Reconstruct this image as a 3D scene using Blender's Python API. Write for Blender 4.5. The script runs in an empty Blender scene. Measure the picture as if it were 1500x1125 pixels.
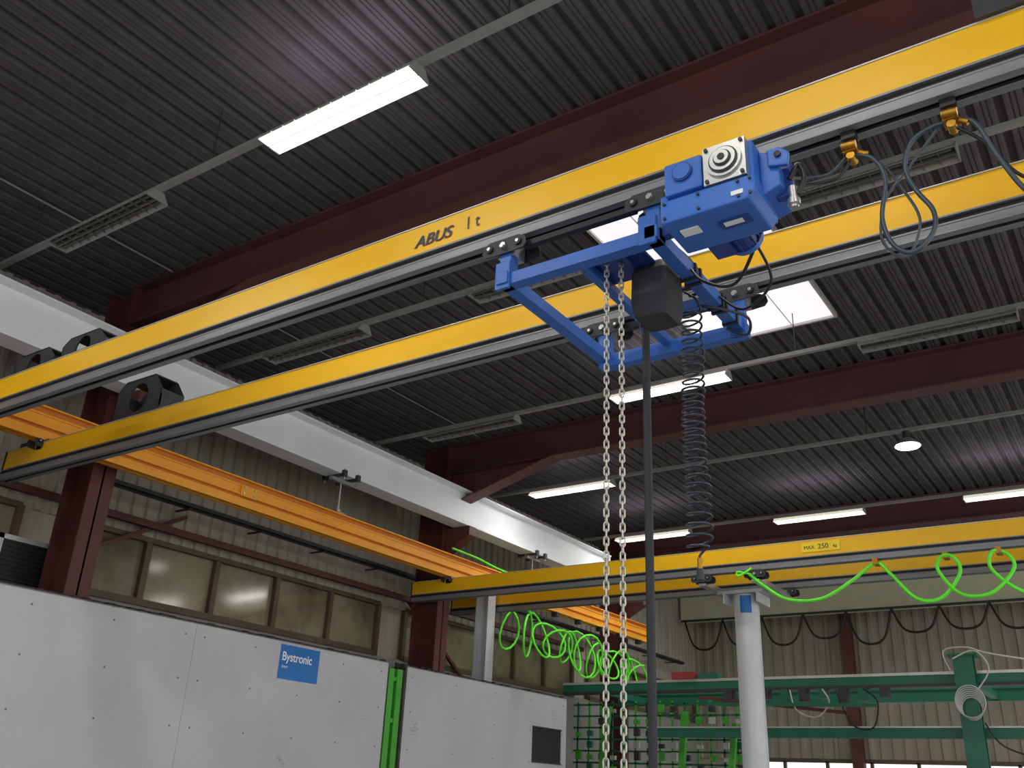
import bpy, math, random
from mathutils import Vector, Matrix
random.seed(4)
H=1.65   # eye height: all z below are heights relative to the photographer's eye
sc=bpy.context.scene
# ------------------------------------------------------------------ materials
def mat(name,col,rough=.5,metal=0.,var=.12,scale=6.,stretch=(1,1,1),emis=None,estr=0.,bump=0.,col2=None,spec=.5,scuff=0):
    m=bpy.data.materials.new(name); m.use_nodes=True
    nt=m.node_tree; b=nt.nodes['Principled BSDF']
    b.inputs['Roughness'].default_value=rough; b.inputs['Metallic'].default_value=metal
    b.inputs['Specular IOR Level'].default_value=spec
    tc=nt.nodes.new('ShaderNodeTexCoord'); mp=nt.nodes.new('ShaderNodeMapping')
    mp.inputs['Scale'].default_value=stretch
    nz=nt.nodes.new('ShaderNodeTexNoise'); nz.inputs['Scale'].default_value=scale; nz.inputs['Detail'].default_value=6
    nz.inputs['Roughness'].default_value=.65
    nt.links.new(tc.outputs['Object'],mp.inputs[0]); nt.links.new(mp.outputs[0],nz.inputs['Vector'])
    cr=nt.nodes.new('ShaderNodeValToRGB'); nt.links.new(nz.outputs['Fac'],cr.inputs[0])
    c2=col2 if col2 else [c*(1-var*2) for c in col]
    cr.color_ramp.elements[0].position=.3; cr.color_ramp.elements[1].position=.6
    cr.color_ramp.elements[0].color=(*c2,1); cr.color_ramp.elements[1].color=(*col,1)
    out=cr.outputs[0]
    if scuff:
        mp2=nt.nodes.new('ShaderNodeMapping'); mp2.inputs['Scale'].default_value=(1,1,5); mp2.inputs['Rotation'].default_value=(.25,0,0)
        n2=nt.nodes.new('ShaderNodeTexNoise'); n2.inputs['Scale'].default_value=11; n2.inputs['Detail'].default_value=9; n2.inputs['Roughness'].default_value=.8
        n3=nt.nodes.new('ShaderNodeTexNoise'); n3.inputs['Scale'].default_value=2.3
        nt.links.new(tc.outputs['Object'],mp2.inputs[0]); nt.links.new(mp2.outputs[0],n2.inputs['Vector']); nt.links.new(tc.outputs['Object'],n3.inputs['Vector'])
        mu=nt.nodes.new('ShaderNodeMath'); mu.operation='MULTIPLY'; nt.links.new(n2.outputs['Fac'],mu.inputs[0]); nt.links.new(n3.outputs['Fac'],mu.inputs[1])
        r2=nt.nodes.new('ShaderNodeValToRGB'); r2.color_ramp.elements[0].position=.39; r2.color_ramp.elements[1].position=.44
        r2.color_ramp.elements[0].color=(0,0,0,1); r2.color_ramp.elements[1].color=(scuff,scuff,scuff,1)
        nt.links.new(mu.outputs[0],r2.inputs[0])
        mx=nt.nodes.new('ShaderNodeMix'); mx.data_type='RGBA'
        nt.links.new(r2.outputs[0],mx.inputs[0]); nt.links.new(out,mx.inputs[6]); mx.inputs[7].default_value=(.15,.14,.13,1); out=mx.outputs[2]
    nt.links.new(out,b.inputs['Base Color'])
    if emis:
        b.inputs['Emission Color'].default_value=(*emis,1); b.inputs['Emission Strength'].default_value=estr
    if bump:
        bp=nt.nodes.new('ShaderNodeBump'); bp.inputs['Strength'].default_value=bump; bp.inputs['Distance'].default_value=.01
        nt.links.new(nz.outputs['Fac'],bp.inputs['Height']); nt.links.new(bp.outputs[0],b.inputs['Normal'])
    return m
def s(r,g,b):
    f=lambda v:(v/255/12.92 if v<=10.31 else ((v/255+.055)/1.055)**2.4)
    return (f(r),f(g),f(b))
YEL=mat('yellow_paint',s(247,190,12),.36,0,.03,2,(.4,3,3))
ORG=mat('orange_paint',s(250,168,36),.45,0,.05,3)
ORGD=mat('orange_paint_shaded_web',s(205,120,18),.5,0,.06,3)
RAIL=mat('rail_steel',s(136,138,142),.4,.4,.1,5,(.3,4,4))
RAILD=mat('rail_dark',s(44,46,50),.5,.3,.15,5)
LIP=mat('galvanised_lip',s(205,205,200),.35,.4,.1,8)
WBEAM=mat('white_beam_paint',s(236,239,243),.5,0,.04,1.5)
MAR=mat('maroon_paint',s(96,54,56),.6,0,.15,2.5)
MARD=mat('maroon_column_paint',s(94,46,44),.55,0,.15,2.5)
DECK=mat('roof_deck',s(86,82,85),.75,0,.12,3,spec=.25)
WALLM=mat('cladding',s(176,168,154),.7,0,.12,1.6,(3,3,.4),bump=.1)
WALLB=mat('cladding_back',s(166,158,142),.7,0,.12,1.6,(3,3,.4))
FASC=mat('fascia_paint',s(232,232,200),.6,0,.06,2)
CONC=mat('concrete',s(156,154,148),.8,0,.12,1.3,bump=.2)
BLUE=mat('blue_paint',s(50,106,194),.4,0,.08,4)
BLUED=mat('blue_paint_dark',s(30,62,140),.4,0,.08,6)
SILV=mat('machined_aluminium',s(190,190,190),.35,.8,.08,12)
CHR=mat('chain_steel',s(200,196,186),.35,.7,.1,20)
BLK=mat('black_plastic',s(26,26,28),.45,0,.2,9)
GRYD=mat('dark_grey_steel',s(58,60,66),.5,.2,.12,6)
RUB=mat('rubber_sleeve',s(40,42,48),.6,0,.12,9)
BAG=mat('black_bag',s(54,55,62),.7,0,.2,9,bump=.4)
HOSE=mat('hose_grey_blue',s(54,70,80),.35,0,.05,4)
COIL=mat('hose_dark_blue',s(38,50,62),.3,0,.05,4)
BRASS=mat('brass',s(190,140,50),.4,.8,.2,14)
GHOSE=mat('green_hose',s(110,255,50),.4,0,.04,4)
GREEN=mat('green_paint',s(24,104,80),.45,0,.1,4)
GREENL=mat('bright_green_paint',s(74,170,55),.5,0,.12,4)
PANEL=mat('white_panel',s(188,188,194),.5,0,.04,1.2,(1,1,.5),scuff=.45)
PANELG=mat('panel_grey_dirt',s(120,116,110),.6,0,.2,8)
DIRT=mat('dusty_dark_ledge',s(62,54,50),.8,0,.3,9,bump=.4)
GLASSW=mat('old_window_glass',s(152,146,118),.10,0,.2,.7,(1,1,1),col2=s(84,78,58),spec=1.)
FRAME=mat('window_frame',s(96,82,62),.55,0,.15,5)
GREYP=mat('grey_column_paint',s(198,202,204),.4,.1,.05,3)
LAMPW=mat('lamp_housing',s(140,140,134),.5,0,.06,4)
TUBEOFF=mat('lamp_tube_off',s(92,92,88),.4,0,.05,4)
COILW=mat('white_cable',s(190,192,186),.4,0,.05,4)
TUBEON=mat('lamp_tube_on',(1,1,1),.4,0,0,4,emis=(1,.99,.93),estr=16)
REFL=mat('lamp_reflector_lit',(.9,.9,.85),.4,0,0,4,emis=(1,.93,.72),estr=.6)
SKYL=mat('skylight_sheet',(.9,.88,.9),.5,0,.05,1.5,emis=(.98,.92,.97),estr=.8)
DAYW=mat('daylight_pane',(.9,.9,.9),.3,0,0,2,emis=(.95,.98,1),estr=1.1)
SBLUE=mat('sticker_blue',s(20,110,190),.4,0,.04,4,scuff=.8)
SWHITE=mat('sticker_white',s(235,238,240),.4,0,.02,4)
SYEL=mat('sticker_yellow',s(250,215,40),.4,0,.02,4)
NAVY=mat('lettering_navy',s(36,42,92),.4,0,.02,4)
INK=mat('lettering_black',s(20,20,20),.5,0,.02,4)
RED=mat('red_paint',s(150,50,40),.5,0,.1,4)

# ------------------------------------------------------------------ mesh builder
class B:
    def __init__(s_,name): s_.n=name; s_.v=[]; s_.f=[]; s_.fm=[]; s_.sm=[]; s_.m=[]
    def mi(s_,m):
        if m not in s_.m: s_.m.append(m)
        return s_.m.index(m)
    def add(s_,vs,fs,m,smooth=False):
        o=len(s_.v); s_.v+=[tuple(v) for v in vs]; i=s_.mi(m)
        for f in fs: s_.f.append([a+o for a in f]); s_.fm.append(i); s_.sm.append(smooth)
    def box(s_,x0,x1,y0,y1,z0,z1,m):
        if x0>x1:x0,x1=x1,x0
        if y0>y1:y0,y1=y1,y0
        if z0>z1:z0,z1=z1,z0
        vs=[(x,y,z) for x in(x0,x1) for y in(y0,y1) for z in(z0,z1)]
        s_.add(vs,[(0,1,3,2),(4,6,7,5),(0,4,5,1),(2,3,7,6),(0,2,6,4),(1,5,7,3)],m)
    def prism(s_,poly,ax,a0,a1,m):
        def P(p,a): return {'X':(a,p[0],p[1]),'Y':(p[0],a,p[1]),'Z':(p[0],p[1],a)}[ax]
        n=len(poly); vs=[P(p,a0) for p in poly]+[P(p,a1) for p in poly]
        fs=[tuple(range(n)),tuple(range(2*n-1,n-1,-1))]+[(i,i+n,(i+1)%n+n,(i+1)%n) for i in range(n)]
        s_.add(vs,fs,m)
    def cyl(s_,p0,p1,r,m,n=20,r2=None):
        p0=Vector(p0);p1=Vector(p1);r2=r if r2 is None else r2
        d=(p1-p0).normalized(); u=d.orthogonal().normalized(); w=d.cross(u)
        vs=[];
        for p,rr in((p0,r),(p1,r2)):
            for i in range(n):
                a=2*math.pi*i/n; vs.append(p+u*rr*math.cos(a)+w*rr*math.sin(a))
        s_.add(vs,[(i,(i+1)%n,(i+1)%n+n,i+n) for i in range(n)],m,True)
        s_.add(vs[:n],[tuple(range(n-1,-1,-1))],m); s_.add(vs[n:],[tuple(range(n))],m)
    def bar(s_,p0,p1,w,h,m,up=(0,0,1)):
        p0=Vector(p0);p1=Vector(p1);d=(p1-p0).normalized();u=Vector(up)
        a=d.cross(u)
        if a.length<1e-3: a=d.cross(Vector((0,1,0)))
        a.normalize(); b=a.cross(d).normalized(); vs=[]
        for p in(p0,p1):
            for i,j in((-1,-1),(1,-1),(1,1),(-1,1)): vs.append(p+a*w/2*i+b*h/2*j)
        s_.add(vs,[(3,2,1,0),(4,5,6,7),(0,1,5,4),(1,2,6,5),(2,3,7,6),(3,0,4,7)],m)
    def tube(s_,pts,r,m,n=8,closed=False,sub=0):
        pts=[Vector(p) for p in pts]
        if sub:
            q=[];N=len(pts)
            for i in range(N if closed else N-1):
                g=lambda k: pts[k%N] if closed else pts[max(0,min(N-1,k))]
                a,b,c,d=g(i-1),g(i),g(i+1),g(i+2)
                for k in range(sub):
                    t=k/sub
                    q.append(.5*((2*b)+(c-a)*t+(2*a-5*b+4*c-d)*t*t+(3*b-a-3*c+d)*t**3))
            if not closed:q.append(pts[-1])
            pts=q
        N=len(pts);vs=[];u=None
        for i,p in enumerate(pts):
            if closed: t=(pts[(i+1)%N]-pts[i-1]).normalized()
            else: t=(pts[min(N-1,i+1)]-pts[max(0,i-1)]).normalized()
            if u is None: u=t.orthogonal().normalized()
            u=(u-t*u.dot(t)).normalized(); w=t.cross(u)
            for k in range(n):
                a=2*math.pi*k/n; vs.append(p+u*r*math.cos(a)+w*r*math.sin(a))
        fs=[]
        for i in range(N if closed else N-1):
            j=(i+1)%N
            for k in range(n): fs.append((i*n+k,i*n+(k+1)%n,j*n+(k+1)%n,j*n+k))
        s_.add(vs,fs,m,True)
        if not closed:
            s_.add(vs[:n],[tuple(range(n))],m); s_.add(vs[-n:],[tuple(range(n))],m)
    def holeplate(s_,poly,c,r,y0,y1,m,n=40):
        outer=[];inner=[]
        for k in range(n):
            a=2*math.pi*(k+.5)/n; dx,dz=math.cos(a),math.sin(a); best=None
            for i in range(len(poly)):
                x1,z1=poly[i];x2,z2=poly[(i+1)%len(poly)]
                ex,ez=x2-x1,z2-z1; den=dx*ez-dz*ex
                if abs(den)<1e-9: continue
                t=((x1-c[0])*ez-(z1-c[1])*ex)/den; q=((x1-c[0])*dz-(z1-c[1])*dx)/den
                if t>0 and -1e-6<=q<=1+1e-6 and (best is None or t<best): best=t
            outer.append((c[0]+dx*best,c[1]+dz*best)); inner.append((c[0]+dx*r,c[1]+dz*r))
        vs=[(x,y0,z) for x,z in outer]+[(x,y0,z) for x,z in inner]+[(x,y1,z) for x,z in outer]+[(x,y1,z) for x,z in inner]
        fs=[]
        for i in range(n):
            j=(i+1)%n
            fs+=[(i,j,n+j,n+i),(2*n+i,3*n+i,3*n+j,2*n+j),(i,2*n+i,2*n+j,j),(n+i,n+j,3*n+j,3*n+i)]
        s_.add(vs,fs,m)
    def make(s_,parent=None,bevel=0,name=None):
        me=bpy.data.meshes.new(s_.n); me.from_pydata([(x,y,z+H) for x,y,z in s_.v],[],s_.f)
        for m in s_.m: me.materials.append(m)
        me.polygons.foreach_set('material_index',s_.fm); me.polygons.foreach_set('use_smooth',s_.sm)
        me.update()
        import bmesh
        bm=bmesh.new();bm.from_mesh(me);bmesh.ops.recalc_face_normals(bm,faces=bm.faces);bm.to_mesh(me);bm.free()
        o=bpy.data.objects.new(s_.n,me); sc.collection.objects.link(o)
        if parent:o.parent=parent
        if bevel:
            md=o.modifiers.new('bevel','BEVEL');md.width=bevel;md.segments=2;md.limit_method='ANGLE';md.angle_limit=.9
        return o
def empty(name):
    e=bpy.data.objects.new(name,None); sc.collection.objects.link(e); return e
def text(name,body,size,loc,rot,m,parent,shear=0,bold=0,sx=1):
    c=bpy.data.curves.new(name,'FONT'); c.body=body;c.size=size;c.extrude=.0006;c.shear=shear;c.offset=bold
    o=bpy.data.objects.new(name+'_tmp',c); sc.collection.objects.link(o)
    dg=bpy.context.evaluated_depsgraph_get(); me=bpy.data.meshes.new_from_object(o.evaluated_get(dg))
    bpy.data.objects.remove(o)
    t=bpy.data.objects.new(name,me); sc.collection.objects.link(t); me.materials.clear(); me.materials.append(m)
    t.location=(loc[0],loc[1],loc[2]+H); t.rotation_euler=rot; t.scale=(sx,1,1)
    if parent:t.parent=parent
    return t

DZ=5.27 # underside of roof deck
# ------------------------------------------------------------------ room shell
b=B('floor'); b.box(-10.6,6,-6,24,-H-.1,-H,CONC); b.make()
b=B('ceiling')
pitch=.21; x=-10.5; prof=[]
while x<6:
    prof+=[(x,DZ),(x+.035,DZ),(x+.04,DZ+.01),(x+.05,DZ+.01),(x+.055,DZ),(x+.075,DZ),(x+.08,DZ+.01),(x+.09,DZ+.01),(x+.095,DZ),(x+.125,DZ),(x+.15,DZ+.055),(x+.185,DZ+.055)]; x+=pitch
n=len(prof)
def strip(xa,xb,ya,yb):
    pr=[p for p in prof if xa<=p[0]<=xb]; k=len(pr)
    vs=[(px,y,pz) for y in(ya,yb) for px,pz in pr]; b.add(vs,[(i,i+1,i+1+k,i+k) for i in range(k-1)],DECK)
strip(-11,7,-6,6.35); strip(-11,7,9.8,23.5); strip(-11,-3.9,6.35,9.8); strip(-2.42,7,6.35,9.8)
b.box(-10.5,6,-6,23.5,DZ+.1,DZ+.16,DECK)
b.make()
b=B('wall_left'); y=-6; prof=[]
while y<23.5:
    prof+=[(y,-10.2),(y+.09,-10.2),(y+.11,-10.165),(y+.17,-10.165),(y+.19,-10.2)]; y+=.2
n=len(prof); vs=[(px,py,z) for z in(2.72,5.4) for py,px in prof]
b.add(vs,[(i,i+1,i+1+n,i+n) for i in range(n-1)],WALLM)
b.box(-10.35,-10.22,-6,23.5,-H,5.4,WALLM); b.box(-10.22,-10.14,-6,23.5,-H,1.93,CONC)
b.make()
b=B('wall_back'); x=-10.3; prof=[]
while x<6:
    prof+=[(x,23.4),(x+.12,23.4),(x+.14,23.36),(x+.22,23.36),(x+.24,23.4)]; x+=.26
n=len(prof); vs=[(px,py,z) for z in(1.12,5.4) for px,py in prof]
b.add(vs,[(i,i+1,i+1+n,i+n) for i in range(n-1)],WALLB)
b.box(-10.3,6,23.42,23.55,-H,5.4,WALLB); b.box(-10.3,6,23.3,23.42,-H,.1,CONC)
b.make()
wi=1
for ya,yb,nn in((1.0,5.15,4),(5.75,11.1,5),(11.75,17.1,5),(17.75,23.2,5)):
    b=B('window_%d'%wi); wi+=1
    for k in range(nn):   # every pane sits at a slightly different angle in its old frame
        a0=ya+(yb-ya)*k/nn; a1=ya+(yb-ya)*(k+1)/nn; t=random.uniform(-.006,.006); u=random.uniform(-.012,.004)
        vs=[(-10.205+t,a0,1.95),(-10.205-t,a1,1.95),(-10.205-t+u,a1,2.72),(-10.205+t+u,a0,2.72)]
        b.add(vs,[(0,1,2,3)],GLASSW)
    b.box(-10.2,-10.12,ya,yb,2.69,2.75,FRAME); b.box(-10.2,-10.10,ya,yb,1.92,2.0,FRAME)
    for k in range(nn+1):
        yy=ya+(yb-ya)*k/nn; b.box(-10.2,-10.13,yy-.035,yy+.035,1.95,2.72,FRAME)
        if k<nn: b.box(-10.2,-10.17,yy+.06,yy+.075,2.0,2.69,FRAME)
    b.make()
b=B('window_%d'%wi)
b.box(-9,6,23.38,23.4,.1,1.08,DAYW)
for k in range(16): b.box(-9+k,-8.93+k,23.3,23.38,.1,1.08,FRAME)
b.box(-9,6,23.3,23.38,1.05,1.14,FRAME); b.box(-9,6,23.3,23.38,.55,.6,FRAME); b.make()
for yr in(-.6,5.4,11.4,17.4):
    b=B('roof_rafter'); zb=4.76
    b.box(-9.1,6,yr-.13,yr+.13,zb,zb+.025,MAR); b.box(-9.1,6,yr-.012,yr+.012,zb+.02,DZ-.03,MAR)
    b.box(-9.1,6,yr-.13,yr+.13,DZ-.03,DZ-.005,MAR)
    b.prism([(-9.1,4.22),(-7.2,zb),(-9.1,zb)],'Y',yr-.012,yr+.012,MAR)
    b.prism([(-9.1,4.20),(-7.15,zb-.005),(-7.15,zb+.02),(-9.1,4.225)],'Y',yr-.13,yr+.13,MAR)
    b.make()
    b=B('steel_column')
    b.box(-9.6,-9.575,yr-.14,yr+.14,-H,DZ,MARD); b.box(-9.125,-9.1,yr-.14,yr+.14,-H,DZ,MARD)
    b.box(-9.6,-9.1,yr-.01,yr+.01,-H,DZ,MARD)
    b.prism([(-9.1,3.45),(-8.62,3.72),(-8.62,3.86),(-9.1,3.86)],'Y',yr-.09,yr+.09,MARD)
    b.box(-9.65,-9.05,yr-.18,yr+.18,-H,-H+.03,MARD)
    b.make()
for xx in(-6.2,-1.5,3):
    b=B('steel_column'); b.box(xx-.12,xx+.12,23.05,23.28,-H,5.2,MARD); b.box(xx-.16,xx+.16,23.0,23.3,-H,-H+.03,MARD);b.make()
b=B('white_steel_girder')
b.box(-8.95,-8.65,-4,16,4.405,4.43,WBEAM); b.box(-8.95,-8.65,-4,16,3.865,3.89,WBEAM); b.box(-8.81,-8.79,-4,16,3.88,4.41,WBEAM)
for yy in(2,5.4,8.4,11.4,14.4): b.box(-8.94,-8.81,yy,yy+.015,3.89,4.405,WBEAM)
b.box(-8.93,-8.67,15.98,16.0,3.87,4.43,WBEAM)
b.make()
b=B('end_fascia_girder')
b.box(-10.1,6,22.4,22.44,4.3,5.15,FASC); b.box(-10.1,6,22.25,22.59,5.13,5.16,FASC); b.box(-10.1,6,22.25,22.59,4.28,4.31,FASC); b.make()
b=B('skylight'); X0,X1,Y0,Y1=-3.95,-2.4,6.35,9.8
b.box(X0,X1,Y0,Y1,DZ-.03,DZ-.015,SKYL)
for k in(2,5): b.box(X0+.2*k+.05,X0+.2*k+.062,Y0,Y1,DZ-.036,DZ-.028,SWHITE)
b.box(X0-.03,X0,Y0,Y1,DZ-.06,DZ-.0,LIP);b.box(X1,X1+.03,Y0,Y1,DZ-.06,DZ,LIP);b.box(X0-.03,X1+.03,Y0-.03,Y0,DZ-.06,DZ,LIP);b.box(X0-.03,X1+.03,Y1,Y1+.03,DZ-.06,DZ,LIP)
b.make()
# ------------------------------------------------------------------ lighting rows
def lamp(xc,y,on,z=4.70,L=1.52):
    b=B('fluorescent_light'); w=.11
    b.box(xc-L/2,xc+L/2,y-.05,y+.05,z-.035,z,LAMPW)
    T=REFL if on else TUBEOFF
    for sgn in(-1,1):
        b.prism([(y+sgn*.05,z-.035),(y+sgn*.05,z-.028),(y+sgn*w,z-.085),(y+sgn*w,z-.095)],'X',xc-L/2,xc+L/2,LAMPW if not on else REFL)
    b.box(xc-L/2+.01,xc+L/2-.01,y-.05,y+.05,z-.04,z-.036,T)
    for e in(-1,1): b.prism([(y-.05,z),(y+.05,z),(y+w,z-.095),(y-w,z-.095)],'X',xc+e*L/2,xc+e*(L/2+.012),LAMPW)
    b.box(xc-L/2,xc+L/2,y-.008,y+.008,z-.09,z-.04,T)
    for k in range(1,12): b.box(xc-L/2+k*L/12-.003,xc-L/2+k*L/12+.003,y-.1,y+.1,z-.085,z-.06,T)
    for sgn in(-1,1):
        b.cyl((xc-L/2+.03,y+sgn*.05,z-.062),(xc+L/2-.03,y+sgn*.05,z-.062),.016,TUBEON if on else TUBEOFF,10)
    b.make()
def area(x,y,z,sx,sy,p,down=True,col=(1,.97,.9)):
    l=bpy.data.lights.new('lamp_light','AREA'); l.shape='RECTANGLE'; l.size=sx;l.size_y=sy;l.energy=p;l.color=col
    o=bpy.data.objects.new('lamp_light',l); sc.collection.objects.link(o); o.location=(x,y,z+H)
    if not down:o.rotation_euler=(math.pi,0,0)
rows=[(3.75,[(-7.25,0),(-4.32,1),(-1.3,1)]),(6.55,[(-7.37,0),(-4.35,0),(-1.33,0),(1.7,1)]),(9.54,[(-7.35,0),(-4.37,1),(-1.33,0),(1.7,1)]),
      (12.5,[(-7.5,1),(1.5,1)]),(15.7,[(-7.6,1),(-4.47,1),(-1.4,1),(1.7,1)]),(18.75,[(-7.6,1),(-1.4,1)]),(.75,[(-7.25,1),(-4.3,1),(-1.3,1),(1.7,1)]),(-2.2,[(-4.3,1),(1.7,1)])]  # far row added, mostly hidden, to brighten the end fascia; rows behind camera unseen
for y,ls in rows:
    b=B('light_trunking_rail'); b.box(-9.1,6,y-.028,y+.028,4.70,4.745,LAMPW)
    for xx in(-8.5,-5.8,-2.8,.2,3): b.cyl((xx,y,4.74),(xx,y,DZ),.006,GRYD,6)
    b.make()
    for xc,on in ls:
        lamp(xc,y,on)
        if on:
            area(xc,y,4.585,1.4,.16,26); area(xc,y,4.76,1.4,.16,5,False,(.92,.88,1))
b=B('high_bay_lamp'); c=(-2.3,12.5)
b.cyl((*c,4.70),(*c,4.6),.05,GRYD,16); b.cyl((*c,4.6),(*c,4.5),.07,LAMPW,24,.17); b.cyl((*c,4.5),(*c,4.49),.155,TUBEON,24); b.make()
b=B('ceiling_conduit')
for xx in(-8.35,): b.cyl((xx,-2,5.2),(xx,5.2,5.2),.01,LAMPW,8); b.cyl((xx,6,5.2),(xx,11,5.2),.008,LAMPW,8)
b.make()
# ------------------------------------------------------------------ crane girders
def girder(b,x0,x1,y,zt):
    b.box(x0,x1,y-.05,y+.05,zt-.195,zt-.005,YEL)
    b.box(x0,x1,y-.056,y+.056,zt-.005,zt+.003,LIP)
    b.box(x0,x1,y-.062,y+.062,zt-.207,zt-.195,RAIL)
    b.box(x0,x1,y-.042,y+.042,zt-.24,zt-.207,RAILD)
    b.box(x0,x1,y-.062,y+.062,zt-.252,zt-.24,RAIL)
    for sg in(-1,1):
        b.box(x0,x1,y+sg*.048,y+sg*.06,zt-.295,zt-.252,RAIL)
        b.box(x0,x1,y+sg*.018,y+sg*.062,zt-.302,zt-.295,RAIL)
    b.box(x0,x1,y-.046,y+.046,zt-.262,zt-.252,RAILD)
    for e,xx in((-1,x0),(1,x1)): b.box(xx,xx+e*.015,y-.06,y+.06,zt-.3,zt-.0,BLK)
def carrier(b,xc,y,z0,z1,along='X',m=SILV,pl=None):
    pl=pl or GRYD
    def P(a,t,z): return (xc+a,y+t,z) if along=='X' else (xc+t,y+a,z)
    for sg in(-1,1):
        poly=[(-.14,z0+.03),(-.12,z0+.005),(-.05,z0),(.05,z0),(.12,z0+.005),(.14,z0+.03),(.13,z1-.02),(.09,z1),(-.09,z1),(-.13,z1-.02)]
        c0=.066*sg;c1=.074*sg
        n=len(poly); vs=[P(a,c0,z) for a,z in poly]+[P(a,c1,z) for a,z in poly]
        b.add(vs,[tuple(range(n)),tuple(range(2*n-1,n-1,-1))]+[(i,i+n,(i+1)%n+n,(i+1)%n) for i in range(n)],pl)
        for a in(-.09,.09):
            b.cyl(P(a,.072*sg,(z0+z1)/2),P(a,.086*sg,(z0+z1)/2),.022,BLK,12)
            b.cyl(P(a,.086*sg,(z0+z1)/2),P(a,.09*sg,(z0+z1)/2),.010,SILV,12)
        b.cyl(P(0,.072*sg,(z0+z1)/2),P(0,.09*sg,(z0+z1)/2),.018,SILV,6)
    b.cyl(P(0,-.1,(z0+z1)/2-.01),P(0,.1,(z0+z1)/2-.01),.012,SILV,10)
    p,q=P(-.05,-.05,z0),P(.05,.05,z1-.01); b.box(p[0],q[0],p[1],q[1],z0-.01,z1-.01,m)
crane=empty('overhead_crane')
# (centre, half width, height, hole radius, y offsets)
BR={0:[(-7.35,.30,.25,.10,(.06,.26)),(-6.65,.30,.25,.10,(.06,.26))],1:[(-7.32,.34,.39,.14,(-.03,.2))]}
for i,(y,xl) in enumerate(((3.46,-9.5),(4.53,-9.38))):
    b=B('girder_%d'%(i+1)); girder(b,xl,2.2,y,3.0); b.make(crane,.002)
    b=B('spacer_bracket_%d'%(i+1))
    for xc,hw,hh,hr,yos in BR[i]:
        for yo in yos:
            poly=[(xc-hw,3.0),(xc+hw,3.0),(xc+hw,3.0+hh*.56),(xc+hw*.6,3.0+hh),(xc-hw*.7,3.0+hh),(xc-hw,3.0+hh*.77)]
            b.holeplate(poly,(xc,3.0+hh*.5),hr,y+yo,y+yo+.012,GRYD)
        ya,yb=y+yos[0],y+yos[1]+.01
        b.box(xc-hw*.7,xc+hw*.6,ya,yb,2.99+hh,3.0+hh,GRYD); b.box(xc-hw,xc+hw,y-.05,yb,3.0,3.012,GRYD)
        b.box(xc+hw-.01,xc+hw,ya,yb,3.0,3.0+hh*.56,GRYD); b.box(xc-hw,xc-hw+.01,ya,yb,3.0,3.0+hh*.77,GRYD)
    b.make(crane)
    b=B('end_carrier_%d'%(i+1)); carrier(b,-8.8,y,2.94,3.06,'Y'); b.box(-8.95,-8.65,y-.05,y+.05,3.0,3.02,GRYD)
    b.box(-9.2,-9.0,y-.03,y+.03,3.0,3.06,BLK)
    carrier(b,1.2,y,2.94,3.06,'Y'); b.make(crane)
for dx in(0,.003,.006):
    text('lettering_name','ABUS',.105,(-3.12+dx,3.405-dx*.1,2.852),(math.pi/2,0,0),NAVY,crane,.25,0,1.05)
text('lettering_load','1 t',.115,(-2.76,3.405,2.862),(math.pi/2,0,0),NAVY,crane,0,0,.8)
crane2=empty('overhead_crane')
for i,(y,xl) in enumerate(((11.15,-9.5),(12.3,-9.6))):
    b=B('girder_%d'%(i+1)); girder(b,xl,3,y,3.0); b.make(crane2)
    b=B('end_carrier_%d'%(i+1)); carrier(b,-8.8,y,2.94,3.06,'Y'); carrier(b,-4.0,y,2.6,2.7,'X'); carrier(b,-4.7,y,2.6,2.7,'X');b.box(-9.3,-9.05,y-.04,y+.04,3.0,3.05,BLK); b.make(crane2)
b=B('load_sign'); b.box(-3.4,-2.94,11.09,11.098,2.85,2.965,SYEL); b.make(crane2)
text('load_sign_lettering','MAX.',.06,(-3.37,11.088,2.885),(math.pi/2,0,0),INK,crane2,0,0)
text('load_sign_value','250',.085,(-3.2,11.088,2.88),(math.pi/2,0,0),INK,crane2,0,0)
text('load_sign_unit','kg',.05,(-3.02,11.088,2.885),(math.pi/2,0,0),INK,crane2,0,0)
b=B('cross_tie'); b.box(-4.75,-4.65,11.1,12.35,2.56,2.62,SILV); b.box(-4.05,-3.95,11.1,12.35,2.56,2.62,SILV); b.make(crane2)
def runway(name,xr,y0,y1):
    b=B(name)
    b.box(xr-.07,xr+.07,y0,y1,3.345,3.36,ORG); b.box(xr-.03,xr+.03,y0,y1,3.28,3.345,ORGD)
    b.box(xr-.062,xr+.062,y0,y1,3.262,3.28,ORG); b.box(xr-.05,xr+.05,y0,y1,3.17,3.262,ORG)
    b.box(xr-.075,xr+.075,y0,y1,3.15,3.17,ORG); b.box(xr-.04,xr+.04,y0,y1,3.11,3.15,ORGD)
    b.box(xr-.078,xr+.078,y0,y1,3.09,3.11,ORG)
    for sg in(-1,1): b.box(xr+sg*.06,xr+sg*.075,y0,y1,3.03,3.09,ORG); b.box(xr+sg*.02,xr+sg*.078,y0,y1,3.018,3.03,ORG)
    for yy in(7.05,13.1):
        b.box(xr-.085,xr+.085,yy-.12,yy+.12,3.14,3.27,ORG)
        for k in(-.08,.08):
            for zz in(3.17,3.24): b.cyl((xr+.085,yy+k,zz),(xr+.1,yy+k,zz),.012,SILV,6)
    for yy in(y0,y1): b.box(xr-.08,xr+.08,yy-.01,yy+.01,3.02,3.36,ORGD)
    return b.make()
runway('crane_runway_rail',-8.8,-3,17.75); runway('crane_runway_rail',1.2,-3,17.75)
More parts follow.
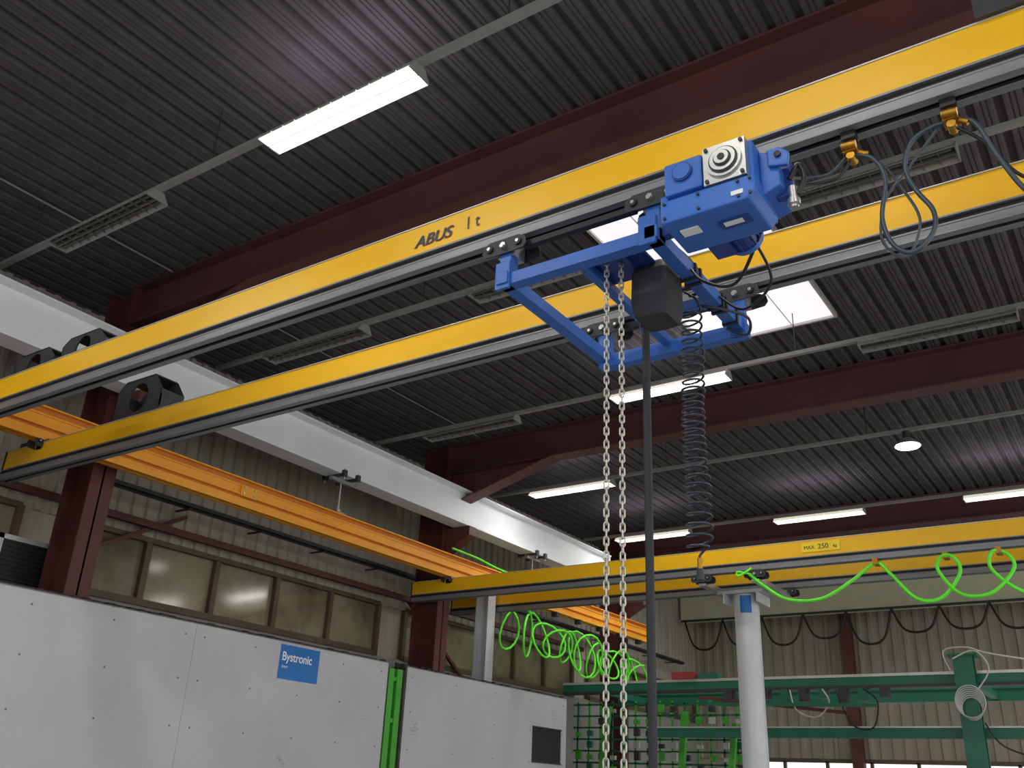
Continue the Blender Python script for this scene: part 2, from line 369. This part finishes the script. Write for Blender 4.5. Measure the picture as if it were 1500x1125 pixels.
for yy in(3.2,8.62,13.4):
    b=B('clamped_rod_hanger')
    for k in(-.13,.13):
        b.box(-8.98,-8.62,yy+k-.03,yy+k+.03,3.84,3.865,GRYD)
        for e in(-.18,.18): b.box(-8.8+e-.025,-8.8+e+.025,yy+k-.03,yy+k+.03,3.82,3.91,GRYD); b.cyl((-8.8+e,yy+k,3.78),(-8.8+e,yy+k,3.93),.009,SILV,8)
    b.box(-8.83,-8.77,yy-.2,yy+.2,3.79,3.84,SILV)
    b.cyl((-8.8,yy,3.36),(-8.8,yy,3.8),.012,SILV,10); b.cyl((-8.8,yy,3.36),(-8.8,yy,3.42),.03,SILV,10)
    b.box(-8.88,-8.72,yy-.09,yy+.09,3.36,3.375,SILV)
    b.make()
# ------------------------------------------------------------------ hoist trolley frame
fr=empty('hoist_trolley_frame')
b=B('tube_frame'); w=.07; XL,XR,YF,YB,ZF=-2.47,-1.62,3.44,4.50,2.46
b.bar((XL-.03,YF,ZF),(XR+.03,YF,ZF),w,w,BLUE); b.bar((XL-.03,YB,ZF-.03),(XR+.05,YB,ZF-.03),w,.08,BLUE)
b.bar((XL,YF-.06,ZF),(XL,YB+.05,ZF),w,w,BLUE); b.bar((XR,YF-.06,ZF),(XR,YB+.05,ZF),w,w,BLUE)
for X in(XL,XR):
    for Y in(YF,YB): b.bar((X,Y,ZF-.035),(X,Y,2.62),w,w,BLUE)
b.bar((XL-.005,YF-.04,ZF-.06),(XL-.005,YF-.04,ZF+.1),.09,.02,BLUE)
b.bar((XR-.02,YF-.05,ZF-.06),(XR-.02,YF-.05,ZF+.1),.09,.02,BLUE)
b.bar((XR,YB-.03,ZF-.07),(XR,YB-.03,ZF+.16),.10,.02,BLUE)
b.bar((XL+.42,YF,ZF+.01),(XL+.42,YB,ZF+.01),.05,.05,BLUE)
b.bar((XL+.42,YB-.35,ZF+.0),(XR,YB-.35,ZF+.0),.05,.05,BLUE)
b.bar((XL+.42,YB-.3,ZF-.05),(XL+.42,YB-.3,ZF+.18),.06,.05,BLUE)
b.bar((XL+.1,YF,2.655),(XR-.1,YF,2.655),.04,.035,RAILD); b.bar((XL+.1,4.53,2.655),(XR-.1,4.53,2.655),.04,.035,RAILD)
b.box(XL+.40,XL+.72,3.5,3.8,2.50,2.515,BLUED)
b.bar((XR,YF+.02,ZF+.02),(-1.15,YF+.02,ZF+.02),.05,.05,BLUED)
b.make(fr,.004)
b=B('carriers')
for X in(XL,XR):
    for Y in(3.46,4.53): carrier(b,X,Y,2.61,2.70,'X')
b.make(fr)
b=B('frame_hoses')
b.tube([(-1.62,3.5,2.50),(-1.6,3.8,2.51),(-1.63,4.05,2.5),(-1.7,4.0,2.44)],.011,HOSE,8,sub=8)
b.tube([(-1.1,3.4,2.3),(-1.3,3.6,2.2),(-1.5,3.7,2.32),(-1.62,3.8,2.51)],.008,BLK,8,sub=8)
b.tube([(-1.15,3.45,2.3),(-1.2,3.8,2.28),(-1.45,4.1,2.34),(-1.62,4.15,2.51),(-1.6,4.4,2.5)],.007,BLK,8,sub=8)
for yy in(3.8,3.86,4.15,4.2,4.35): b.box(-1.665,-1.575,yy,yy+.02,2.415,2.50,BLK)
b.tube([(-1.68,4.05,2.40),(-1.58,4.1,2.38),(-1.5,4.3,2.4),(-1.56,4.45,2.38),(-1.66,4.4,2.42)],.008,COIL,8,sub=8)
b.make(fr)
b=B('chain_container'); cx,cy=-1.79,3.80
def ring(r,z,k=.3,ox=0):
    return [(cx+ox+r*(abs(math.cos(a))**k)*math.copysign(1,math.cos(a)),cy+r*1.1*(abs(math.sin(a))**k)*math.copysign(1,math.sin(a)),z) for a in[2*math.pi*(i+.5)/32 for i in range(32)]]
R_=[ring(.07,2.53),ring(.085,2.51),ring(.10,2.47),ring(.105,2.30),ring(.092,2.23),ring(.082,2.215)]
vs=[p for r in R_ for p in r]; b.add(vs,[(i*32+k,i*32+(k+1)%32,(i+1)*32+(k+1)%32,(i+1)*32+k) for i in range(5) for k in range(32)],BAG)
b.add(R_[-1],[tuple(range(32))],BAG); b.add(R_[0],[tuple(range(32))],BAG); b.make(fr,.004)
# ------------------------------------------------------------------ electric hoist motor unit
ho=empty('electric_chain_hoist')
b=B('gearbox_body')
b.box(-1.36,-.99,3.03,3.30,2.24,2.50,BLUE)
b.prism([(-1.39,2.20),(-1.01,2.20),(-.98,2.24),(-.98,2.31),(-1.39,2.31)],'Y',3.0,3.27,BLUE)
b.box(-1.37,-1.2,3.0,3.06,2.33,2.49,BLUE)
b.box(-1.405,-1.36,3.03,3.16,2.24,2.36,BLUE)
b.make(ho,.01)
b=B('side_housing')
b.prism([(-.99,2.26),(-.91,2.29),(-.91,2.38),(-.94,2.45),(-.99,2.48)],'Y',3.1,3.30,BLUE)
b.box(-.95,-.88,3.16,3.2,2.27,2.44,BLUED)
b.prism([(-.95,2.38),(-.87,2.36),(-.86,2.42),(-.9,2.46),(-.95,2.46)],'Y',3.08,3.10,BLUE); b.cyl((-.905,3.08,2.42),(-.905,3.07,2.42),.014,BLK,14)
b.make(ho,.006)
b=B('motor'); mx,mz=-1.19,2.32
b.cyl((mx,3.27,mz),(mx,3.43,mz),.075,BLUED,28); b.cyl((mx,3.43,mz),(mx,3.46,mz),.082,BLUE,28)
for k in range(16):
    a=2*math.pi*k/16; b.bar((mx+.078*math.cos(a),3.32,mz+.078*math.sin(a)),(mx+.078*math.cos(a),3.42,mz+.078*math.sin(a)),.006,.016,BLUED,(math.cos(a),0,math.sin(a)))
b.box(-1.31,-1.22,3.3,3.42,2.23,2.29,BLUED)
b.make(ho)
b=B('gear_flange'); fy=3.03; fx,fz=-1.10,2.415
b.box(fx-.09,fx+.09,fy-.035,fy,fz-.10,fz+.085,SILV)
for r,d,m in((.076,.045,SILV),(.062,.05,GRYD),(.055,.056,SILV),(.038,.06,GRYD),(.031,.068,SILV),(.015,.072,BLK)): b.cyl((fx,fy,fz-.005),(fx,fy-d,fz-.005),r,m,32)
for i in(-1,1):
    for j in(-1,1): b.cyl((fx+i*.075,fy-.035,fz-.007+j*.078),(fx+i*.075,fy-.043,fz-.007+j*.078),.009,GRYD,6)
b.cyl((-1.285,3.0,2.425),(-1.285,2.99,2.425),.045,BLUED,28); b.cyl((-1.285,2.99,2.425),(-1.285,2.986,2.425),.038,BLUE,28)
b.make(ho)
b=B('plates_and_bolts')
b.box(-1.34,-1.26,3.08,3.13,2.194,2.20,SWHITE); b.box(-1.18,-1.05,3.10,3.16,2.194,2.20,BLUED); b.box(-1.16,-1.08,3.11,3.14,2.192,2.196,SWHITE)
b.box(-1.08,-1.03,2.996,3.0,2.23,2.25,SWHITE)
for xx in(-1.37,-1.22,-1.05,-1.0):
    for zz in(2.22,2.29): b.cyl((xx,3.0,zz),(xx,2.99,zz),.007,GRYD,6)
b.bar((-1.15,3.46,2.5),(-1.15,3.46,2.70),.05,.05,GRYD); b.box(-1.25,-1.05,3.26,3.5,2.49,2.51,GRYD)
b.make(ho)
b=B('limit_switch_hook')
b.cyl((-.88,3.16,2.3),(-.88,3.16,2.2),.018,SILV,14); b.cyl((-.88,3.16,2.24),(-.88,3.16,2.215),.026,SILV,14)
b.tube([(-.89,3.16,2.34),(-.85,3.16,2.4),(-.83,3.16,2.33),(-.86,3.16,2.26)],.011,BLK,8,sub=6)
b.make(ho)
# ------------------------------------------------------------------ chains
b=B('lifting_chain')
def link(c,ang,L=.036,R=.0105,r=.0045):
    pts=[]
    for k in range(12):
        a=2*math.pi*(k+.5)/12; u=R*math.cos(a); v=R*math.sin(a)+(L/2-R*.7 if math.sin(a)>0 else -(L/2-R*.7))
        pts.append((c[0]+u*math.cos(ang),c[1]+u*math.sin(ang),c[2]+v))
    b.tube(pts,r,CHR,6,closed=True)
for j,(xx,yy) in enumerate(((-1.945,3.55),(-1.885,3.59))):
    z=2.48;k=0
    while z>-.75: link((xx,yy,z),.6+(math.pi/2 if k%2 else 0)+random.uniform(-.15,.15)); z-=.0325;k+=1
b.box(-1.99,-1.84,3.5,3.64,2.48,2.51,BLUED)
b.box(-1.97,-1.86,3.54,3.60,-.87,-.74,BLK)
b.tube([(-1.915,3.57,-.87),(-1.915,3.57,-.93),(-1.95,3.58,-.97),(-1.94,3.58,-1.02),(-1.90,3.57,-1.03),(-1.875,3.56,-.99)],.011,CHR,8,sub=5)
b.make()
b=B('lifter_pole'); px,py=-1.985,4.06
b.cyl((px,py,2.44),(px,py,-.7),.021,RUB,18); b.cyl((px,py,2.36),(px,py,2.46),.03,BLK,18); b.cyl((px,py,-.7),(px,py,-.85),.03,GRYD,18)
b.cyl((px-.12,py,-.78),(px+.12,py,-.78),.014,BLK,12)
b.make()
b=B('coiled_air_hose'); cx,cy=-1.70,4.0; pts=[]
N=29; q=18
for k in range(N*q):
    t=k/(N*q); a=2*math.pi*k/q
    r=.053+.003*math.sin(t*42)+(.005 if t>.75 else 0)
    zz=2.36-1.27*(t+.03*math.sin(2*math.pi*t))
    pts.append((cx+r*math.cos(a)+.006*math.sin(t*9),cy+r*math.sin(a),zz+.008*math.sin(a+1)))
b.tube([(cx-.02,cy-.02,2.46),(cx+.03,cy,2.42)]+pts+[(cx+.01,cy+.01,1.08),(cx,cy,1.06),(cx,cy,1.02)],.0062,COIL,6)
b.cyl((cx,cy,1.05),(cx,cy,1.0),.012,BRASS,10); b.cyl((cx,cy,1.0),(cx,cy,.95),.017,GRYD,10)
b.make()
fc=B('festoon_cable'); Y=3.46
for X in(-.7,-.3,.3):
    fc.box(X-.03,X+.03,Y-.03,Y+.03,2.66,2.70,BLK); fc.cyl((X,Y,2.6),(X,Y,2.67),.012,BRASS,10); fc.box(X-.03,X+.03,Y-.035,Y+.035,2.588,2.60,BRASS)
    fc.cyl((X-.03,Y-.04,2.615),(X+.03,Y-.04,2.61),.018,BRASS,12); fc.cyl((X,Y-.03,2.57),(X,Y+.03,2.57),.018,BRASS,12); fc.cyl((X+.02,Y,2.60),(X+.06,Y,2.57),.014,BRASS,8)
fc.tube([(-.92,3.3,2.45),(-.88,3.4,2.5),(-.8,Y,2.53),(-.72,Y,2.59)],.008,HOSE,8,sub=8)
fc.tube([(-.92,3.32,2.42),(-.85,3.42,2.47),(-.76,Y,2.5),(-.7,Y,2.58)],.007,BLK,8,sub=8)
fc.tube([(-.7,Y,2.59),(-.62,Y,2.54),(-.58,Y,2.42),(-.61,Y-.02,2.22),(-.58,Y-.03,2.08),(-.51,Y-.04,2.02),(-.43,Y-.03,2.09),(-.42,Y-.01,2.2),(-.47,Y,2.32),(-.5,Y+.01,2.45),(-.46,Y,2.56),(-.38,Y,2.6),(-.3,Y,2.6)],.010,HOSE,10,sub=8)
fc.tube([(-.7,Y,2.58),(-.6,Y+.03,2.53),(-.53,Y+.04,2.38),(-.48,Y+.04,2.2),(-.55,Y+.04,2.05),(-.63,Y+.03,2.15),(-.6,Y+.03,2.33),(-.5,Y+.03,2.45),(-.36,Y,2.58)],.006,HOSE,8,sub=8)
fc.tube([(-.3,Y,2.6),(-.22,Y,2.56),(-.16,Y,2.36),(-.08,Y,2.16),(.05,Y,2.05),(.2,Y,2.2),(.3,Y,2.6)],.010,HOSE,10,sub=8)
fc.tube([(-.3,Y,2.58),(-.2,Y+.04,2.48),(-.1,Y+.04,2.28),(.05,Y+.04,2.2),(.3,Y,2.58)],.007,BLK,10,sub=8)
fc.make()
b=B('rail_suspension_bracket'); b.box(-.14,.14,3.38,3.40,3.0,3.3,GRYD); b.box(-.14,.14,3.52,3.54,3.0,3.3,GRYD); b.box(-.14,.14,3.38,3.54,3.28,3.3,GRYD)
b.cyl((0,3.46,3.3),(0,3.46,DZ),.012,SILV,8); b.make()
# ------------------------------------------------------------------ machine enclosures
def encl(y0,y1,name,win=None):
    e=empty(name)
    b=B('body'); b.box(-8.6,-8.225,y0+.02,y1-.02,-H,1.46,PANELG); b.box(-8.6,-8.25,y0,y1,1.46,1.5,DIRT); b.make(e)
    b=B('front_panels')
    ys=[y0]; 
    cuts=[yy for yy in(-.5,2.7,6.25) if y0<yy<y1]
    ys+=cuts+[y1]
    for a,c in zip(ys,ys[1:]):
        if win and a<win[0]<c:
            wy0,wy1,wz0,wz1=win
            b.box(-8.222,-8.2,a,c,wz1,1.5,PANEL); b.box(-8.222,-8.2,a,c,-H+.05,wz0,PANEL); b.box(-8.222,-8.2,a,wy0,wz0,wz1,PANEL); b.box(-8.222,-8.2,wy1,c,wz0,wz1,PANEL)
            b.box(-8.22,-8.215,wy0,wy1,wz0,wz1,BLK)
            b.box(-8.2,-8.19,wy0,wy1,wz1-.02,wz1,GRYD);b.box(-8.2,-8.19,wy0,wy1,wz0,wz0+.02,GRYD)
        else: b.box(-8.222,-8.2,a+.002,c-.002,-H+.05,1.5,PANEL)
    b.box(-8.205,-8.195,y0,y1,1.497,1.507,PANELG)
    for c in(y0,y1): b.box(-8.224,-8.198,c-.004,c+.004,-H,1.5,PANELG)
    for a,c in zip(ys,ys[1:]):
        for zz in(1.38,.95,.5,0):
            k=a+.12
            while k<c: b.cyl((-8.2,k,zz),(-8.197,k,zz),.010,PANELG,8); k+=(c-a-.24)/4
    b.make(e)
    b=B('ledge_clutter')
    y=y0
    while y<y1:
        b.box(-8.32,-8.26,y,y+.05+random.random()*.05,1.5,1.515+random.random()*.03,DIRT); y+=.12
    b.box(-8.42,-8.40,y0,y1,1.5,1.56,DIRT)
    b.make(e)
    return e
e1=encl(-4,9.25,'machine_enclosure')
b=B('blue_sticker'); b.box(-8.2,-8.196,7.42,8.03,1.1,1.47,SBLUE); b.make(e1)
text('sticker_lettering','Bystronic',.135,(-8.194,7.45,1.3),(math.pi/2,0,math.pi/2),SWHITE,e1,0,.002,.9)
text('sticker_small_lettering','laser',.05,(-8.194,7.46,1.22),(math.pi/2,0,math.pi/2),SWHITE,e1)
e2=encl(9.62,13.65,'machine_enclosure',(12.65,13.5,.5,1.02))
b=B('green_guard_post'); b.box(-8.3,-8.22,9.3,9.40,-H,1.45,GREENL); b.box(-8.3,-8.22,9.46,9.56,-H,1.45,GREENL)
for z in(-.8,0,.8,1.3): b.box(-8.29,-8.23,9.40,9.46,z,z+.05,GREENL)
b.make()
b=B('runway_support_post'); b.box(-8.92,-8.9,12.0,12.2,-H,3.0,GREYP);b.box(-8.7,-8.68,12.0,12.2,-H,3.0,GREYP);b.box(-8.9,-8.7,12.09,12.11,-H,3.0,GREYP); b.box(-8.95,-8.65,11.95,12.23,3.0,3.016,GREYP);b.make()
b=B('louver_vent'); a0,a1=4.78,5.46
b.box(-9.9,-9.75,a0,a1,1.75,2.28,LIP); b.box(-9.75,-9.74,a0+.06,a1-.05,1.8,2.23,BLK)
for k in range(9): b.bar((-9.735,a0+.06,1.83+k*.048),(-9.735,a1-.05,1.83+k*.048),.03,.006,GRYD)
b.box(-9.75,-9.72,a0,a0+.06,1.75,2.28,LIP); b.box(-9.75,-9.72,a1-.05,a1,1.75,2.28,LIP)
b.box(-9.75,-9.72,a0,a1,1.75,1.8,LIP); b.box(-9.75,-9.72,a0,a1,2.23,2.28,LIP); b.box(-10.08,-9.9,4.8,5.05,1.9,2.1,LIP); b.make()
b=B('cable_tray')
b.box(-9.98,-9.86,5.6,22,3.18,3.19,GRYD); b.box(-9.98,-9.97,5.6,22,3.18,3.24,GRYD); b.box(-9.87,-9.86,5.6,22,3.18,3.24,GRYD)
for k in range(3): b.cyl((-9.95+.03*k,5.6,3.2),(-9.95+.03*k,22,3.2),.01,BLK,6)
k=5.9
while k<22: b.box(-10.16,-9.86,k,k+.03,3.16,3.18,GRYD); k+=1.2
b.make()
b=B('wall_bracing'); 
b.bar((-10.05,5.6,2.2),(-10.05,7.2,3.1),.05,.05,MARD); b.bar((-9.98,-.4,2.86),(-9.98,17.2,2.86),.08,.08,MARD); b.bar((-10.05,11.6,2.9),(-10.05,13.6,1.6),.05,.05,MARD)
b.make()
b=B('round_support_column'); cx=-4.36
b.cyl((cx,11.72,-H),(cx,11.72,2.52),.158,GREYP,40); b.cyl((cx,11.72,-H),(cx,11.72,-H+.03),.28,GREYP,32)
b.box(cx-.3,cx+.3,11.5,11.95,2.52,2.56,SILV)
for i in(-1,1): b.box(cx+i*.21,cx+i*.23,11.5,11.95,2.4,2.52,GREYP)
pts=[];n=8
for z in(2.28,2.5):
    for i in range(n): a=-1.75+ i*.13; pts.append((cx+.16*math.cos(a),11.72+.16*math.sin(a),z))
b.add(pts,[(i,i+1,i+1+n,i+n) for i in range(n-1)],SBLUE); b.make()
g=B('green_air_hose'); Y=11.04
P=[(-4.05,2.64),(-3.9,2.5),(-3.6,2.3),(-3.2,2.27),(-2.85,2.45),(-2.55,2.64),(-2.4,2.5),(-2.15,2.2),(-1.9,2.2),(-1.68,2.45),(-1.72,2.62),(-1.84,2.64),(-1.9,2.5),(-1.7,2.22),(-1.4,2.2),(-1.15,2.45),(-1.2,2.62),(-1.33,2.64),(-1.36,2.45),(-1.1,2.2),(-.7,2.1),(-.2,2.3),(0,2.64)]
g.tube([(x,Y+.03*math.sin(i*1.7),z) for i,(x,z) in enumerate(P)],.02,GHOSE,8,sub=8)
for X in(-2.55,-1.8,-1.27,0): g.box(X-.03,X+.03,Y-.02,Y+.12,2.62,2.69,BRASS)
g.tube([(-4.05,Y,2.64),(-4.2,Y,2.68),(-4.15,Y-.1,2.6),(-4.0,Y-.05,2.7)],.014,GHOSE,8,sub=6)
g.make()
g=B('green_air_hose'); pts=[]
n=14
for k in range(n*16+1):
    t=k/(n*16); a=2*math.pi*n*t; rr=.32+.08*math.sin(t*17)
    pts.append((-8.75+.08*math.sin(a*1.3),12.3+5.1*t**.75+ .34*math.sin(a),2.56-.28*t+rr*math.cos(a)))
g.tube([(-8.75,12.3,2.97)]+pts,.02,GHOSE,7)
for k in range(7): g.box(-8.82,-8.7,12.5+k*.8,12.58+k*.8,2.94,3.015,GRYD)
g.make()
g=B('green_hose_run'); g.tube([(-8.6,10.9,3.4),(-8.65,11.6,3.41),(-8.75,12.2,3.41),(-8.8,13,3.4)],.016,GHOSE,7,sub=4); g.make()
# ------------------------------------------------------------------ green gantry in background
e=empty('green_gantry_crane')
b=B('beams'); y=15.
for zt in(1.92,): 
    b.box(-9.05,4,y-.06,y+.06,zt-.16,zt-.04,GREEN); b.box(-9.05,4,y-.075,y+.075,zt-.04,zt,LIP); b.box(-9.05,4,y-.08,y+.08,zt-.2,zt-.16,GRYD)
b.box(-9.05,4,17.0,17.12,1.72,1.9,GREEN); b.box(-9.05,4,16.98,17.14,1.9,1.93,GREEN)
b.box(-7.4,4,y-.06,y+.06,1.02,1.16,GREEN); b.box(-7.4,4,y-.08,y+.08,1.16,1.18,LIP)
for xx in(-8.4,-6.1,-2.35,2): b.box(xx-.05,xx+.05,y,17.05,1.74,1.84,GREEN)
b.make(e)
b=B('posts')
for xx in(-2.38,2.4):
    b.box(xx-.13,xx+.13,y-.30,y-.27,-H,2.1,GREEN); b.box(xx-.13,xx+.13,y-.12,y-.09,-H,2.1,GREEN); b.box(xx-.012,xx+.012,y-.28,y-.1,-H,2.1,GREEN)
    b.box(xx-.2,xx+.2,y-.32,y+.02,2.1,2.13,GREEN)
b.make(e)
b=B('coiled_cable')
for k in range(7): b.tube([(-2.33+(.13+.01*k)*math.cos(a),14.62-.012*k,1.38+.015*k+(.15+.01*k)*math.sin(a)) for a in[2*math.pi*i/24 for i in range(24)]],.009,COILW,6,closed=True)
b.tube([(-2.5,14.66,2.05),(-2.2,14.64,2.15),(-2.05,14.64,1.9),(-2.25,14.63,1.6)],.011,COILW,6,sub=6)
b.tube([(-2.55,14.66,1.9),(-2.6,14.64,2.16),(-2.3,14.64,2.2),(-2.0,14.63,2.1),(-1.2,14.8,1.95)],.011,COILW,6,sub=6)
b.tube([(-2.2,14.64,1.2),(-2.0,14.6,.9),(-1.5,14.7,.75),(-1,14.8,.8),(0,14.8,.9)],.012,BLK,6,sub=6)
b.make(e)
b=B('hanging_tools')
for i in range(9):
    xx=-6.0+i*.3; b.box(xx,xx+.12,14.9,15.1,1.5+.04*(i%3),1.72,GREEN if i%2 else GRYD)
b.bar((-6.4,14.8,1.62),(-3.9,14.8,1.34),.05,.05,MARD); b.bar((-6.2,14.7,1.5),(-3.6,14.7,1.45),.05,.05,GREEN)
b.box(-6.9,-6.5,14.85,15.1,1.92,2.03,RED); b.box(-6.45,-6.1,14.9,15.05,1.92,2.0,GREEN)
b.tube([(-4.9,14.8,1.7),(-4.8,14.75,1.4),(-4.5,14.75,1.3),(-4.3,14.75,1.5),(-4.4,14.8,1.7)],.012,COILW,6,sub=6)
b.tube([(-4.2,14.8,1.7),(-4.0,14.75,1.2),(-3.7,14.75,1.15),(-3.6,14.75,1.5),(-3.8,14.8,1.7)],.012,BLK,6,sub=6)
b.make(e)
b=B('green_tool_rack')
for i in range(15):
    xx=-9.4+i*.24; b.bar((xx,16,-H),(xx+.05,16,1.70),.03,.03,GREENL if i%3 else GREEN)
for z in(-.8,0,.45,.65,.85,1.05,1.25,1.45,1.65): b.bar((-9.45,16,z),(-6.0,16,z),.03,.03,GREEN)
for i in range(14):
    for z in(.5,.7,.9,1.1,1.3,1.5):
        if random.random()<.6: b.box(-9.35+i*.24,-9.25+i*.24,15.9,15.97,z,z+random.uniform(.06,.15),random.choice([GRYD,GREENL,LIP,GREEN]))
b.bar((-9.0,15.8,-H),(-8.6,15.8,1.6),.1,.1,GREENL); b.bar((-7.4,15.8,-H),(-7.1,15.8,1.5),.1,.1,GREENL); b.bar((-6.6,15.8,-H),(-6.2,15.8,1.3),.09,.09,GREENL)
b.make()
b=B('festoon_cable')
for i in range(14):
    x0=-9.9+i*1.0; d=.5+.3*random.random()
    b.tube([(x0,22.2,4.25),(x0+.2,22.2,4.25-d*.8),(x0+.5,22.2,4.25-d),(x0+.8,22.2,4.25-d*.8),(x0+1,22.2,4.25)],.025,BLK,6,sub=5)
b.box(-10,5,22.15,22.24,4.24,4.28,GRYD); b.make()

# ------------------------------------------------------------------ world + camera
w=bpy.data.worlds.new('World'); sc.world=w; w.use_nodes=True
bg=w.node_tree.nodes['Background']; bg.inputs[0].default_value=(.96,.98,1,1); bg.inputs[1].default_value=1.28
yaw,p,r=-0.6119948,0.41798733,0.04687626
cy_,sy_=math.cos(yaw),math.sin(yaw);cp,sp=math.cos(p),math.sin(p)
F=Vector((sy_*cp,cy_*cp,sp)); X=Vector((cy_,-sy_,0)); U=X.cross(F)
c,s2=math.cos(r),math.sin(r); R1=X*c+U*s2; U1=-X*s2+U*c
cam=bpy.data.cameras.new('camera'); co=bpy.data.objects.new('camera',cam); sc.collection.objects.link(co)
M=Matrix((R1,U1,-F)).transposed().to_4x4(); M.translation=Vector((0,0,H)); co.matrix_world=M
cam.sensor_width=36; cam.lens=1363.32678/1500*36; cam.clip_start=.05
sc.camera=co
try:
    sc.view_settings.view_transform='Standard'; sc.view_settings.look='None'
except Exception: pass
